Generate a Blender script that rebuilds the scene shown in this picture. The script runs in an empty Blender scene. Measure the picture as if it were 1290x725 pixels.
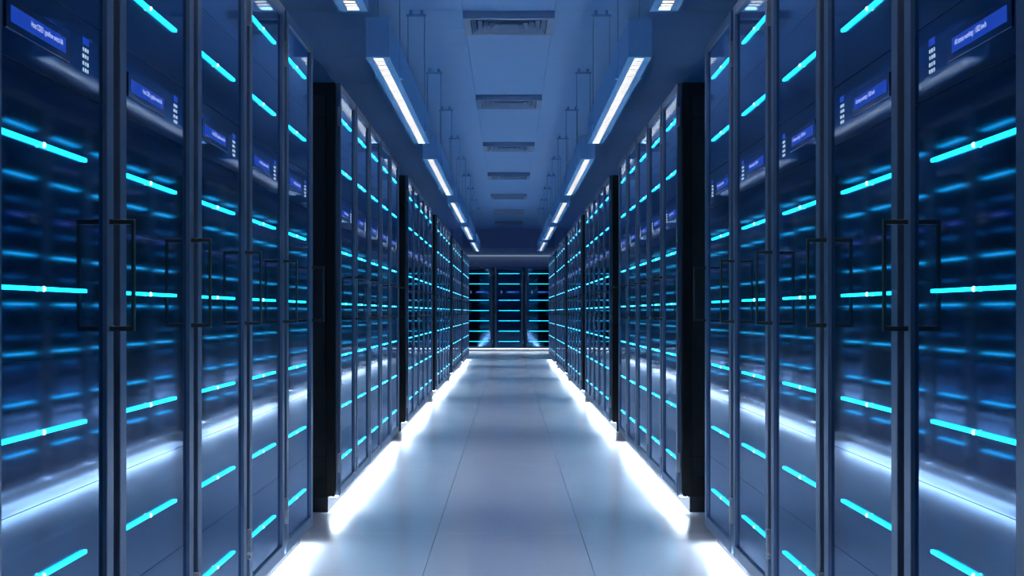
import bpy, bmesh, math, random
from mathutils import Matrix, Vector

random.seed(7)
SC = bpy.context.scene
COL = SC.collection
R = math.radians

# ------------------------------------------------------------------ camera, world, exposure
EYE = 0.977                      # camera height; the camera looks along +Y down the aisle
cam_data = bpy.data.cameras.new('camera')
cam = bpy.data.objects.new('camera', cam_data)
COL.objects.link(cam)
cam.location = (0, 0, EYE)
cam.rotation_euler = (R(90), 0, 0)
cam_data.sensor_width = 36.0
cam_data.lens = 1800.0 / 1290.0 * 36.0
cam_data.shift_x = 4.0 / 1290.0
cam_data.shift_y = 30.5 / 1290.0
cam_data.clip_start = 0.05
cam_data.clip_end = 200
SC.camera = cam

world = bpy.data.worlds.new('world')
SC.world = world
world.use_nodes = True
world.node_tree.nodes['Background'].inputs[0].default_value = (0.01, 0.02, 0.05, 1)
world.node_tree.nodes['Background'].inputs[1].default_value = 1.0

SC.view_settings.view_transform = 'Standard'
SC.view_settings.look = 'None'
SC.view_settings.gamma = 1.0
SC.view_settings.exposure = 0.3
SC.view_settings.use_curve_mapping = False
SC.cycles.max_bounces = 10
SC.cycles.diffuse_bounces = 6
SC.cycles.glossy_bounces = 6
SC.cycles.use_denoising = True
SC.cycles.caustics_reflective = True

UNDERGLOW = 26.0        # white light bars under the racks
LAMP = 84.0              # hanging ceiling lights
STRIP = 2.8             # cyan strips on the racks

# ------------------------------------------------------------------ dimensions
P = 0.759                        # rack pitch
W = 0.826                        # aisle centre to the door faces
H = 2.10                         # rack height
CEIL = EYE + 2.13                # ceiling height
Y_BACK = 36.6                    # end wall
Y_FRONT = -2.4
X_WALL = 2.7
BLOCK0, BLOCK_STEP = 2.97 * P, 6.23 * P

# ------------------------------------------------------------------ materials
def new_mat(name):
    m = bpy.data.materials.new(name)
    m.use_nodes = True
    nt = m.node_tree
    return m, nt, nt.nodes['Principled BSDF']

def set_in(b, **kw):
    for k, v in kw.items():
        key = k.replace('_', ' ')
        for inp in b.inputs:
            if inp.name.lower() == key.lower():
                inp.default_value = (*v, 1) if isinstance(v, tuple) and len(v) == 3 else v
                break

def mat(name, color, rough, metallic=0.0, ior=1.5, noise=0.0, nscale=6.0, rvar=0.0, coat=0.0):
    m, nt, b = new_mat(name)
    set_in(b, base_color=color, roughness=rough, metallic=metallic, ior=ior, coat_weight=coat, coat_roughness=0.048, coat_ior=1.5)
    if noise or rvar:
        tc = nt.nodes.new('ShaderNodeTexCoord')
        n = nt.nodes.new('ShaderNodeTexNoise')
        n.inputs['Scale'].default_value = nscale
        n.inputs['Detail'].default_value = 4
        nt.links.new(tc.outputs['Object'], n.inputs['Vector'])
        if noise:
            r = nt.nodes.new('ShaderNodeMapRange')
            r.inputs['To Min'].default_value = 1 - noise
            r.inputs['To Max'].default_value = 1 + noise
            nt.links.new(n.outputs['Fac'], r.inputs['Value'])
            mx = nt.nodes.new('ShaderNodeVectorMath')
            mx.operation = 'SCALE'
            mx.inputs[0].default_value = color
            nt.links.new(r.outputs['Result'], mx.inputs['Scale'])
            nt.links.new(mx.outputs['Vector'], b.inputs['Base Color'])
        if rvar:
            r2 = nt.nodes.new('ShaderNodeMapRange')
            r2.inputs['To Min'].default_value = max(rough - rvar, 0.02)
            r2.inputs['To Max'].default_value = rough + rvar
            nt.links.new(n.outputs['Fac'], r2.inputs['Value'])
            nt.links.new(r2.outputs['Result'], b.inputs['Roughness'])
    return m

def emit(name, color, strength):
    m, nt, b = new_mat(name)
    set_in(b, base_color=(0.02, 0.02, 0.02), roughness=0.4,
           emission_color=color, emission_strength=strength)
    return m

M = {
    'floor': mat('floor_tile_gloss', (0.77, 0.79, 0.87), 0.17, ior=1.5, noise=0.03, nscale=2.0, rvar=0.02),
    'joint': mat('floor_joint', (0.05, 0.06, 0.08), 0.7),
    'ceiling': mat('ceiling_blue_paint', (0.38, 0.63, 0.98), 0.5, noise=0.03, nscale=1.5),
    'ceiling_joint': mat('ceiling_joint', (0.10, 0.17, 0.30), 0.7),
    'wall': mat('wall_navy_paint', (0.50, 0.58, 0.88), 0.55, noise=0.04, nscale=2.0),
    'wall_light': mat('wall_mid_blue_paint', (0.55, 0.72, 0.97), 0.55, noise=0.03, nscale=2.0),
    'trim': emit('trim_light_line', (0.55, 0.75, 1.0), 0.24),
    'body': mat('rack_black_steel', (0.010, 0.010, 0.012), 0.38, noise=0.1, nscale=30),
    'side': mat('rack_side_steel', (0.022, 0.024, 0.032), 0.45, noise=0.1, nscale=30),
    'frame': mat('rack_door_frame_metal', (0.16, 0.22, 0.33), 0.36, metallic=0.7, noise=0.05, nscale=20),
    'panel': mat('rack_panel_dark_glass', (0.003, 0.009, 0.028), 0.28, ior=1.5, noise=0.1, nscale=4, coat=1.0),
    'bezel': mat('display_bezel', (0.010, 0.026, 0.060), 0.12, ior=1.75, noise=0.05, nscale=20),
    'screen': emit('display_screen_blue', (0.003, 0.05, 0.50), 0.6),
    'text': emit('display_text', (0.45, 0.55, 0.9), 1.1),
    'digits': emit('indicator_white', (0.5, 0.7, 0.95), 0.6),
    'cyan': emit('led_strip_cyan', (0.006, 0.84, 1.50), STRIP),
    'lens': emit('led_lens_white', (0.32, 1.0, 1.0), 3.0),
    'handle': mat('handle_black_metal', (0.035, 0.033, 0.033), 0.32, metallic=0.4, noise=0.1, nscale=40),
    'hinge': mat('hinge_steel', (0.45, 0.50, 0.58), 0.35, metallic=0.8, noise=0.05, nscale=40),
    'glow': emit('under_rack_light', (0.70, 0.85, 1.0), UNDERGLOW),
    'lampbox': mat('lamp_housing_blue', (0.30, 0.56, 0.90), 0.45, noise=0.03, nscale=3),
    'tube': emit('lamp_tube', (0.93, 0.95, 1.0), LAMP),
    'louver': mat('lamp_louver_white', (0.19, 0.185, 0.18), 0.55, noise=0.02),
    'vent': mat('vent_grey_metal', (0.32, 0.40, 0.56), 0.45, metallic=0.0, noise=0.04, nscale=8),
    'vent_dark': mat('vent_inside', (0.03, 0.04, 0.06), 0.6, noise=0.05),
    'rod': mat('hanger_rod_blue', (0.25, 0.45, 0.72), 0.4, metallic=0.2, noise=0.03, nscale=20),
}

def add_blue_mirror(m, color, fac, rough):
    """blue reflective coating over the dark panel glass"""
    nt = m.node_tree
    b = nt.nodes['Principled BSDF']
    out = nt.nodes['Material Output']
    g = nt.nodes.new('ShaderNodeBsdfAnisotropic')
    g.inputs['Color'].default_value = (*color, 1)
    g.inputs['Roughness'].default_value = rough
    mix = nt.nodes.new('ShaderNodeMixShader')
    mix.inputs[0].default_value = fac
    nt.links.new(b.outputs[0], mix.inputs[1])
    nt.links.new(g.outputs[0], mix.inputs[2])
    nt.links.new(mix.outputs[0], out.inputs['Surface'])
set_in(M['panel'].node_tree.nodes['Principled BSDF'], specular_ior_level=0.04)
add_blue_mirror(M['panel'], (0.13, 0.39, 0.78), 0.35, 0.048)
add_blue_mirror(M['bezel'], (0.16, 0.36, 0.80), 0.25, 0.08)

# ------------------------------------------------------------------ mesh helpers
def mesh_from_bm(name, bm, material):
    me = bpy.data.meshes.new(name)
    bm.normal_update()
    bm.to_mesh(me)
    bm.free()
    me.materials.append(material)
    return me

def add_box(bm, x0, x1, y0, y1, z0, z1, bevel=0.0, seg=1):
    vs = [bm.verts.new(c) for c in ((x0, y0, z0), (x1, y0, z0), (x1, y1, z0), (x0, y1, z0),
                                    (x0, y0, z1), (x1, y0, z1), (x1, y1, z1), (x0, y1, z1))]
    fs = [bm.faces.new([vs[i] for i in f]) for f in
          ((0, 3, 2, 1), (4, 5, 6, 7), (0, 1, 5, 4), (1, 2, 6, 5), (2, 3, 7, 6), (3, 0, 4, 7))]
    if bevel:
        es = list({e for f in fs for e in f.edges})
        bmesh.ops.bevel(bm, geom=es, offset=bevel, segments=seg, affect='EDGES', profile=0.5)

def boxes(name, lst, material, bevel=0.0, seg=1):
    bm = bmesh.new()
    for b in lst:
        add_box(bm, *b, bevel=bevel, seg=seg)
    return mesh_from_bm(name, bm, material)

def mirror_box(b, m):
    x0, x1 = sorted((b[0] * m, b[1] * m))
    return (x0, x1) + tuple(b[2:])

def link(name, me, parent=None, loc=(0, 0, 0), rz=0.0):
    o = bpy.data.objects.new(name, me)
    COL.objects.link(o)
    o.location = loc
    if rz:
        o.rotation_euler = (0, 0, rz)
    if parent:
        o.parent = parent
    return o

def tag(o, label, cat, group=None):
    o['label'] = label
    o['category'] = cat
    if group:
        o['group'] = group
    return o

def structure(name, me, loc=(0, 0, 0), label=None):
    o = link(name, me, None, loc)
    o['kind'] = 'structure'
    if label:
        o['label'] = label
    return o

ORD = ['first', 'second', 'third', 'fourth', 'fifth', 'sixth', 'seventh', 'eighth', 'ninth', 'tenth']

# ------------------------------------------------------------------ setting: floor
LEN = Y_BACK - Y_FRONT
floor = structure('floor', boxes('floor_base', [
    (-X_WALL, X_WALL, Y_FRONT, Y_BACK, -0.12, -0.03)], M['joint']),
    label='glossy pale grey raised floor of the aisle')
fx = 0.32
t0, tl = 6.32, 2.55
ys = [Y_FRONT]
k = -3
while True:
    y = t0 + k * tl
    if y > Y_BACK - 0.2:
        break
    if y > Y_FRONT + 0.3:
        ys.append(y)
    k += 1
ys.append(Y_BACK)
cols = [(-0.96, -fx), (-fx, fx), (fx, 0.96), (-X_WALL, -0.96), (0.96, X_WALL)]
cache = {}
for a, b in zip(ys[:-1], ys[1:]):
    for (xa, xb) in cols:
        w_, l_ = round(xb - xa, 4), round(b - a, 4)
        key = (w_, l_)
        if key not in cache:
            cache[key] = boxes('floor_tile', [(-w_ / 2 + 0.0012, w_ / 2 - 0.0012, -l_ / 2 + 0.0006, l_ / 2 - 0.0006, -0.03, 0.0)],
                               M['floor'], bevel=0.0008)
        link('floor_tile', cache[key], floor, ((xa + xb) / 2, (a + b) / 2, 0))

# ------------------------------------------------------------------ setting: ceiling
ceiling = structure('ceiling', boxes('ceiling_base', [
    (-X_WALL, X_WALL, Y_FRONT, Y_BACK, CEIL + 0.06, CEIL + 0.16)], M['ceiling_joint']),
    label='blue painted ceiling of square panels')
TP = 0.65
VY0, VSTEP = 10.43, 3.90        # first vent centre, vent spacing
VENTS = [VY0 + i * VSTEP for i in range(7)]
tile = boxes('ceiling_panel', [(-TP / 2 + 0.001, TP / 2 - 0.001, -TP / 2 + 0.001, TP / 2 - 0.001, 0, 0.02)], M['ceiling'], bevel=0.001)
row_y = []
y = VY0
while y - TP > 4.2:
    y -= TP
first_row = y
while y + TP / 2 < Y_BACK:
    row_y.append(y)
    y += TP
last_edge = row_y[-1] + TP / 2
for y in row_y:
    for c in (-2, -1, 0, 1, 2):
        if c == 0 and min(abs(y - v) for v in VENTS) < 0.1:
            continue
        link('ceiling_panel', tile, ceiling, (c * TP, y, CEIL))
# plain margins beyond the panelled strip
xm = 2.5 * TP
link('ceiling_margin', boxes('ceiling_margin', [
    (-X_WALL, -xm, first_row - TP / 2, Y_BACK, CEIL, CEIL + 0.02),
    (xm, X_WALL, first_row - TP / 2, Y_BACK, CEIL, CEIL + 0.02),
    (-X_WALL, X_WALL, Y_FRONT, first_row - TP / 2 - 0.002, CEIL, CEIL + 0.02),
    (-xm, xm, last_edge + 0.002, Y_BACK, CEIL, CEIL + 0.02)], M['ceiling']), ceiling)

# ------------------------------------------------------------------ setting: walls
structure('wall_left', boxes('wall_left', [(-X_WALL - 0.15, -X_WALL, Y_FRONT, Y_BACK, -0.12, CEIL + 0.16)], M['wall']))
structure('wall_right', boxes('wall_right', [(X_WALL, X_WALL + 0.15, Y_FRONT, Y_BACK, -0.12, CEIL + 0.16)], M['wall']))
structure('wall_front', boxes('wall_front', [(-X_WALL, X_WALL, Y_FRONT - 0.15, Y_FRONT, -0.12, CEIL + 0.16)], M['wall']))
structure('wall_back', boxes('wall_back', [(-X_WALL, X_WALL, Y_BACK, Y_BACK + 0.15, -0.12, CEIL + 0.16)], M['wall']))
# lighter lintel band over the end racks, its pale lower edge, and the two piers beside them
structure('trim_1', boxes('trim_lintel', [(-X_WALL, X_WALL, Y_BACK - 0.10, Y_BACK, EYE + 1.455, EYE + 1.645)], M['wall_light'], 0.004),
          label='mid blue lintel band across the end wall')
structure('trim_2', boxes('trim_edge', [(-X_WALL, X_WALL, Y_BACK - 0.14, Y_BACK, EYE + 1.428, EYE + 1.455)], M['trim'], 0.003),
          label='thin pale light line across the end wall')
for i, s in enumerate((-1, 1)):
    structure('trim_%d' % (3 + i), boxes('trim_pier', [mirror_box((1.18, 1.40, Y_BACK - 0.5, Y_BACK - 0.14, 0.0, CEIL), s)], M['wall_light'], 0.004),
              label='mid blue pier at the %s end of the end racks' % ('left', 'right')[i])

# ------------------------------------------------------------------ server racks
# local frame: front (door) faces -Y at y = 0, x along the width, z up; m mirrors the layout
HW = 0.3545          # half door width
SW = 0.050           # stile width
PW = HW - SW         # half panel width
DT = 0.024           # door thickness
DZ0 = 0.078
SEAMS = [0.124, 0.380, 0.635, 0.891, 1.146, 1.401, 1.551, 1.806, 2.062]
LEDS = [0.252, 0.5075, 0.763, 1.0185, 1.275, 1.679, 1.934]
PF = 0.009           # panel face depth behind the door face

def capsule_strip(name, xa, xb, r, y0, y1, material):
    """flat bar with round ends in the XZ plane, front at y0, back at y1"""
    bm = bmesh.new()
    prof = []
    n = 6
    for i in range(n + 1):
        a = -math.pi / 2 + math.pi * i / n
        prof.append((xb - r + r * math.cos(a), r * math.sin(a)))
    for i in range(n + 1):
        a = math.pi / 2 + math.pi * i / n
        prof.append((xa + r + r * math.cos(a), r * math.sin(a)))
    fr = [bm.verts.new((x, y0, z)) for x, z in prof]
    bk = [bm.verts.new((x, y1, z)) for x, z in prof]
    bm.faces.new(fr)
    N = len(prof)
    for i in range(N):
        j = (i + 1) % N
        bm.faces.new((fr[j], fr[i], bk[i], bk[j]))
    bmesh.ops.recalc_face_normals(bm, faces=bm.faces[:])
    return mesh_from_bm(name, bm, material)

def lens_mesh():
    bm = bmesh.new()
    bmesh.ops.create_uvsphere(bm, u_segments=10, v_segments=6, radius=0.0052)
    for v in bm.verts:
        v.co.y *= 0.85
    me = mesh_from_bm('center_lens', bm, M['lens'])
    for p in me.polygons:
        p.use_smooth = True
    return me

def text_mesh(name, body, width, height, material):
    cu = bpy.data.curves.new(name, 'FONT')
    cu.body = body
    cu.size = 1.0
    cu.align_x = 'CENTER'
    cu.align_y = 'CENTER'
    o = bpy.data.objects.new('text_tmp', cu)
    COL.objects.link(o)
    dg = bpy.context.evaluated_depsgraph_get()
    me = bpy.data.meshes.new_from_object(o.evaluated_get(dg))
    bpy.data.objects.remove(o)
    xs = [v.co.x for v in me.vertices]
    zs = [v.co.y for v in me.vertices]
    cx, cz = (min(xs) + max(xs)) / 2, (min(zs) + max(zs)) / 2
    sx, sz = width / (max(xs) - min(xs)), height / (max(zs) - min(zs))
    for v in me.vertices:
        v.co = ((v.co.x - cx) * sx, 0, (v.co.y - cz) * sz)
    me.name = name
    me.materials.clear()
    me.materials.append(material)
    return me

panel_mesh = {}
for a, b in zip(SEAMS[:-1], SEAMS[1:]):
    h = round(b - a, 3)
    if h not in panel_mesh:
        g = 0.0014 if h < 0.2 else 0.0003
        panel_mesh[h] = boxes('server_panel', [(-PW + 0.0006, PW - 0.0006, PF, PF + 0.010, -h / 2 + g, h / 2 - g)], M['panel'], 0.0003)
# in the aisle rows each strip runs from the hinge stile; on the end racks it is centred
LED_X = -0.086
led_mesh = {1: capsule_strip('led_strip', -PW + 0.001, 0.176, 0.0036, PF - 0.006, PF, M['cyan']),
            -1: capsule_strip('led_strip', -0.176, PW - 0.001, 0.0036, PF - 0.006, PF, M['cyan']),
            0: capsule_strip('led_strip', -0.255, 0.265, 0.0036, PF - 0.006, PF, M['cyan'])}
lens = lens_mesh()
stile_mesh = boxes('door_stile', [(-SW / 2, SW / 2, 0, DT, DZ0, H)], M['frame'], 0.0022, 2)
rail_top = boxes('door_rail', [(-PW, PW, 0.0006, DT, 2.062, H)], M['frame'], 0.0018, 1)
rail_bot = boxes('door_rail', [(-PW, PW, 0.0006, DT, DZ0, 0.124)], M['frame'], 0.0018, 1)
BW = 0.3775
CW = BW - 0.010
body_mesh = boxes('cabinet_body', [(-CW, CW, DT + 0.001, 0.99, 0.075, H - 0.0005)], M['body'])
side_frame = {}
side_panels = {}
for s in (-1, 1):
    fb = [(CW, BW, DT + 0.001, 0.067, 0.075, H), (CW, BW, 0.93, 0.99, 0.075, H),
          (CW, BW, 0.067, 0.93, 2.04, H), (CW, BW, 0.067, 0.93, 0.075, 0.17)]
    side_frame[s] = boxes('side_frame', [mirror_box(b, s) for b in fb], M['body'], 0.001)
    side_panels[s] = [boxes('side_panel', [mirror_box((CW, CW + 0.005, 0.072, 0.925, z0 + 0.004, z1 - 0.004), s)], M['side'], 0.001)
                      for z0, z1 in ((0.17, 0.27), (0.27, 1.93), (1.93, 2.04))]
plinth_mesh = boxes('plinth', [(-BW, BW, 0.058, 0.95, 0.0, 0.075)], M['side'], 0.001)
plinth_mesh.materials[0] = M['side']
glow_mesh = boxes('under_light', [(-0.370, 0.370, 0.014, 0.050, 0.0735, 0.0748)], M['glow'])

TXT = {1: 'Host CDE3 : gateflow switch 0A', -1: 'All stress working : 1502 kw/h'}
LAY = {}
for m in (1, -1):
    hx = HW - SW / 2
    d = {}
    d['bracket'] = boxes('handle_bracket', [(-0.008, 0.008, -0.046, 0.002, -0.005, 0.005)], M['handle'], 0.0008)
    d['bar'] = boxes('handle_bar', [(-0.008, 0.008, -0.0505, -0.0445, -0.1155, 0.1155)], M['handle'], 0.0008)
    d['hinge'] = boxes('hinge', [(-0.008, 0.008, -0.006, 0.014, -0.047, 0.047)] +
                       [(-0.0092, 0.0092, -0.0072, 0.014, z - 0.003, z + 0.003) for z in (-0.03, 0.0, 0.03)], M['hinge'], 0.001)
    bz = mirror_box((-0.255, 0.090, PF - 0.003, PF, -0.0275, 0.0275), m)
    d['bezel'] = boxes('display_bezel', [bz], M['bezel'], 0.0015)
    sc = mirror_box((-0.235, 0.060, PF - 0.0038, PF - 0.0025, -0.014, 0.014), m)
    d['screen'] = boxes('display_screen', [sc], M['screen'])
    d['text'] = text_mesh('display_text', TXT[m], 0.176, 0.0135, M['text'])
    d['text_loc'] = (-0.047 * m, PF - 0.0044, EYE + 0.5005)
    d['status'] = boxes('status_screen', [mirror_box((0.176, 0.216, PF - 0.0012, PF, 0.026, 0.040), m)], M['screen'])
    rows = []
    for r_, z in enumerate((0.016, 0.003, -0.011, -0.024)):
        for c_ in range(3):
            wv = (0.0016, 0.0028, 0.0040)[(r_ * 2 + c_ * 5) % 3]
            x = 0.181 + c_ * 0.0145
            rows.append(mirror_box((x - wv, x + wv, PF - 0.0012, PF, z - 0.0036, z + 0.0036), m))
    d['digits'] = boxes('status_lights', rows, M['digits'])
    LAY[m] = d

def make_rack(loc, rz, m, label, group, sides=(-1, 1), centred=False):
    d = LAY[m]
    r = link('server_rack', None, None, loc, rz)
    r.empty_display_size = 0.2
    tag(r, label, 'server rack', group)
    link('cabinet_body', body_mesh, r)
    for s in (-1, 1):
        fr = link('side_frame', side_frame[s], r)
        if s in sides:
            for me in side_panels[s]:
                link('side_panel', me, fr)
    link('plinth', plinth_mesh, r)
    link('under_light', glow_mesh, r)['label'] = 'white light bar under the rack'
    for s in (-1, 1):
        link('door_stile', stile_mesh, r, (s * (HW - SW / 2), 0, 0))
    link('door_rail', rail_top, r)
    link('door_rail', rail_bot, r)
    for a, b in zip(SEAMS[:-1], SEAMS[1:]):
        link('server_panel', panel_mesh[round(b - a, 3)], r, (0, 0, (a + b) / 2))
    for z in LEDS:
        s_ = link('led_strip', led_mesh[0 if centred else m], r, (0, 0, z))
        link('center_lens', lens, s_, (0.005 if centred else m * LED_X, PF - 0.006, 0))
    bz = link('display_bezel', d['bezel'], r, (-0.012 * m, 0, EYE + 0.4995))
    scn = link('display_screen', d['screen'], bz)
    link('display_text', d['text'], bz, (d['text_loc'][0], d['text_loc'][1], 0.001))
    link('status_screen', d['status'], r, (-0.012 * m, 0, EYE + 0.5))
    link('status_lights', d['digits'], r, (-0.012 * m, 0, EYE + 0.5))
    hx = m * (HW - SW / 2)
    hd = link('handle', d['bar'], r, (hx, 0, 1.0535))
    for z in (-0.1105, 0.1105):
        link('handle_bracket', d['bracket'], hd, (0, 0, z))
    for z in (0.2395, 1.9365):
        link('hinge', d['hinge'], r, (-m * (HW + 0.003), 0, z))
    return r

BLK = ['nearest', 'second', 'third', 'fourth', 'fifth', 'farthest']
for side, sx, m, rz in (('left', -1, 1, R(90)), ('right', 1, -1, R(-90))):
    for b in range(6):
        for i in range(5):
            yc = BLOCK0 + b * BLOCK_STEP + (i + 0.5) * P
            which = ('first', 'second', 'third', 'fourth', 'last')[i]
            lab = '%s black server rack with cyan strips in the %s block of the %s row' % (which, BLK[b], side)
            ends = []
            if i == 0:
                ends.append(-m)
            if i == 4:
                ends.append(m)
            # left row: local +x points away from the camera; right row: local -x does
            sides = []
            if i == 0:
                sides.append(-1 if side == 'left' else 1)
            if i == 4:
                sides.append(1 if side == 'left' else -1)
            make_rack((sx * W, yc, 0), rz, m, lab, 'server racks along the %s side of the aisle' % side, sides)
for i, lab in ((-1, 'left'), (0, 'middle'), (1, 'right')):
    make_rack((i * P, 46.8 * P - 0.02, 0), 0, -1,
              '%s of the three server racks facing the camera at the aisle end' % lab,
              'server racks across the end of the aisle', centred=True)

# ------------------------------------------------------------------ hanging ceiling lights
FB = EYE + 1.269         # underside height
FH = 0.195
FL = 3.66                # length
FX0, FX1 = 0.595, 0.712
FXC = (FX0 + FX1) / 2
fw = (FX1 - FX0) / 2
SLOT_W, SLOT_E = 0.026, 0.035

hl = FL / 2
SD = 0.080               # slot depth: the tube sits above deep cross slats
ye = hl - SLOT_E
housing_mesh = boxes('housing', [
    (-fw, fw, -hl, hl, SD, FH),
    (-fw, -SLOT_W, -hl, hl, 0, SD), (SLOT_W, fw, -hl, hl, 0, SD),
    (-SLOT_W, SLOT_W, -hl, -ye, 0, SD), (-SLOT_W, SLOT_W, ye, hl, 0, SD)], M['lampbox'])
tube_mesh = boxes('light_tube', [(-SLOT_W + 0.002, SLOT_W - 0.002, -ye, ye, SD - 0.012, SD - 0.0004)], M['tube'])
slats = []
n = 62
for i in range(1, n):
    y = -ye + i * 2 * ye / n
    slats.append((-SLOT_W + 0.002, SLOT_W - 0.002, y - 0.009, y + 0.009, 0.003, 0.050))
louver_mesh = boxes('louver', slats + [(-SLOT_W, -SLOT_W + 0.002, -ye, ye, 0.0005, SD), (SLOT_W - 0.002, SLOT_W, -ye, ye, 0.0005, SD)], M['louver'])
clip_mesh = boxes('mount_clip', [
    (-fw - 0.015, -fw, -0.035, 0.035, 0.0, 0.05), (fw, fw + 0.015, -0.035, 0.035, 0.0, 0.05),
    (-fw - 0.003, -fw, -0.02, 0.02, 0.05, FH), (fw, fw + 0.003, -0.02, 0.02, 0.05, FH),
    (-fw - 0.003, fw + 0.003, -0.02, 0.02, FH, FH + 0.003)], M['lampbox'], 0.0008)
TOPZ = CEIL - FB

def rod_mesh():
    bm = bmesh.new()
    L = TOPZ - 0.04 - FH
    mt = Matrix.Translation((0, 0, FH + L / 2))
    bmesh.ops.create_cone(bm, cap_ends=True, segments=8, radius1=0.0032, radius2=0.0032, depth=L, matrix=mt)
    me = mesh_from_bm('hanger_rod', bm, M['rod'])
    return me
rod = rod_mesh()
bar_mesh = boxes('hanger_bar', [(-fw - 0.012, fw + 0.012, -0.012, 0.012, TOPZ - 0.044, TOPZ - 0.030),
                                (-fw + 0.01, -fw + 0.03, -0.010, 0.010, TOPZ - 0.030, TOPZ),
                                (fw - 0.03, fw - 0.01, -0.010, 0.010, TOPZ - 0.030, TOPZ)], M['rod'], 0.001)
for side, sx in (('left', -1), ('right', 1)):
    for b in range(6):
        yc = 7.09 + FL / 2 + 0.02 + (b - 1) * BLOCK_STEP
        pos = ('nearest',) + tuple(ORD[1:5]) + ('farthest',)
        lab = '%s hanging louvred light above the %s rack row' % (
            ('nearest cropped', 'second', 'third', 'fourth', 'fifth', 'farthest')[b], side)
        f = link('ceiling_light', None, None, (sx * FXC, yc, FB))
        tag(f, lab, 'ceiling light', 'hanging lights above the %s rack row' % side)
        link('housing', housing_mesh, f)
        link('light_tube', tube_mesh, f)
        link('louver', louver_mesh, f)['label'] = 'white cross slats over the tube'
        for my in (-hl + 0.68, hl - 0.68):
            hg = link('mount_clip', clip_mesh, f, (0, my, 0))
            for rx in (-fw, fw):
                link('hanger_rod', rod, hg, (rx, 0, 0))
            link('hanger_bar', bar_mesh, hg)

# ------------------------------------------------------------------ ceiling vents
VW, VD, VDROP = 0.325, 0.31, 0.052

def ring(name, h0, h1, z0, z1, th, material):
    """square louvre ring: lower outer half-size h0 at z0, upper inner half-size h1 at z1"""
    bm = bmesh.new()
    asp = VD / VW
    loops = []
    for (h, z) in ((h0, z0), (h1, z1), (h1 - th, z1), (h0 - th, z0)):
        loops.append([bm.verts.new((sx * h, sy * h * asp, z)) for sx, sy in ((-1, -1), (1, -1), (1, 1), (-1, 1))])
    for a in range(4):
        A, B = loops[a], loops[(a + 1) % 4]
        for i in range(4):
            j = (i + 1) % 4
            bm.faces.new((A[i], A[j], B[j], B[i]))
    bmesh.ops.recalc_face_normals(bm, faces=bm.faces[:])
    return mesh_from_bm(name, bm, material)

bord = 0.050
frame_mesh = boxes('vent_frame', [
    (-VW, VW, -VD, -VD + bord, -VDROP, 0.03), (-VW, VW, VD - bord, VD, -VDROP, 0.03),
    (-VW, -VW + bord, -VD + bord, VD - bord, -VDROP, 0.03), (VW - bord, VW, -VD + bord, VD - bord, -VDROP, 0.03)], M['vent'], 0.0015)
back_mesh = boxes('vent_backing', [(-VW + 0.005, VW - 0.005, -VD + 0.005, VD - 0.005, 0.045, 0.055)], M['vent_dark'])
ring_meshes = []
for i in range(5):
    h0 = 0.268 - i * 0.044
    ring_meshes.append(ring('louver_ring', h0, h0 - 0.028, -VDROP + 0.004, -VDROP + 0.036, 0.003, M['vent']))
core_mesh = boxes('center_plate', [(-0.052, 0.052, -0.05, 0.05, -VDROP + 0.034, -VDROP + 0.038)], M['vent'], 0.001)
for i, vy in enumerate(VENTS):
    v = link('ceiling_vent', None, None, (0, vy, CEIL))
    which = ('nearest', 'second', 'third', 'fourth', 'fifth', 'sixth', 'farthest')[i]
    tag(v, '%s square grey ceiling vent%s counting from the camera' % (which, '' if i else ', largest in view,'), 'vent', 'ceiling vents above the aisle')
    link('vent_frame', frame_mesh, v)
    link('vent_backing', back_mesh, v)
    for me in ring_meshes:
        link('louver_ring', me, v)
    link('center_plate', core_mesh, v)
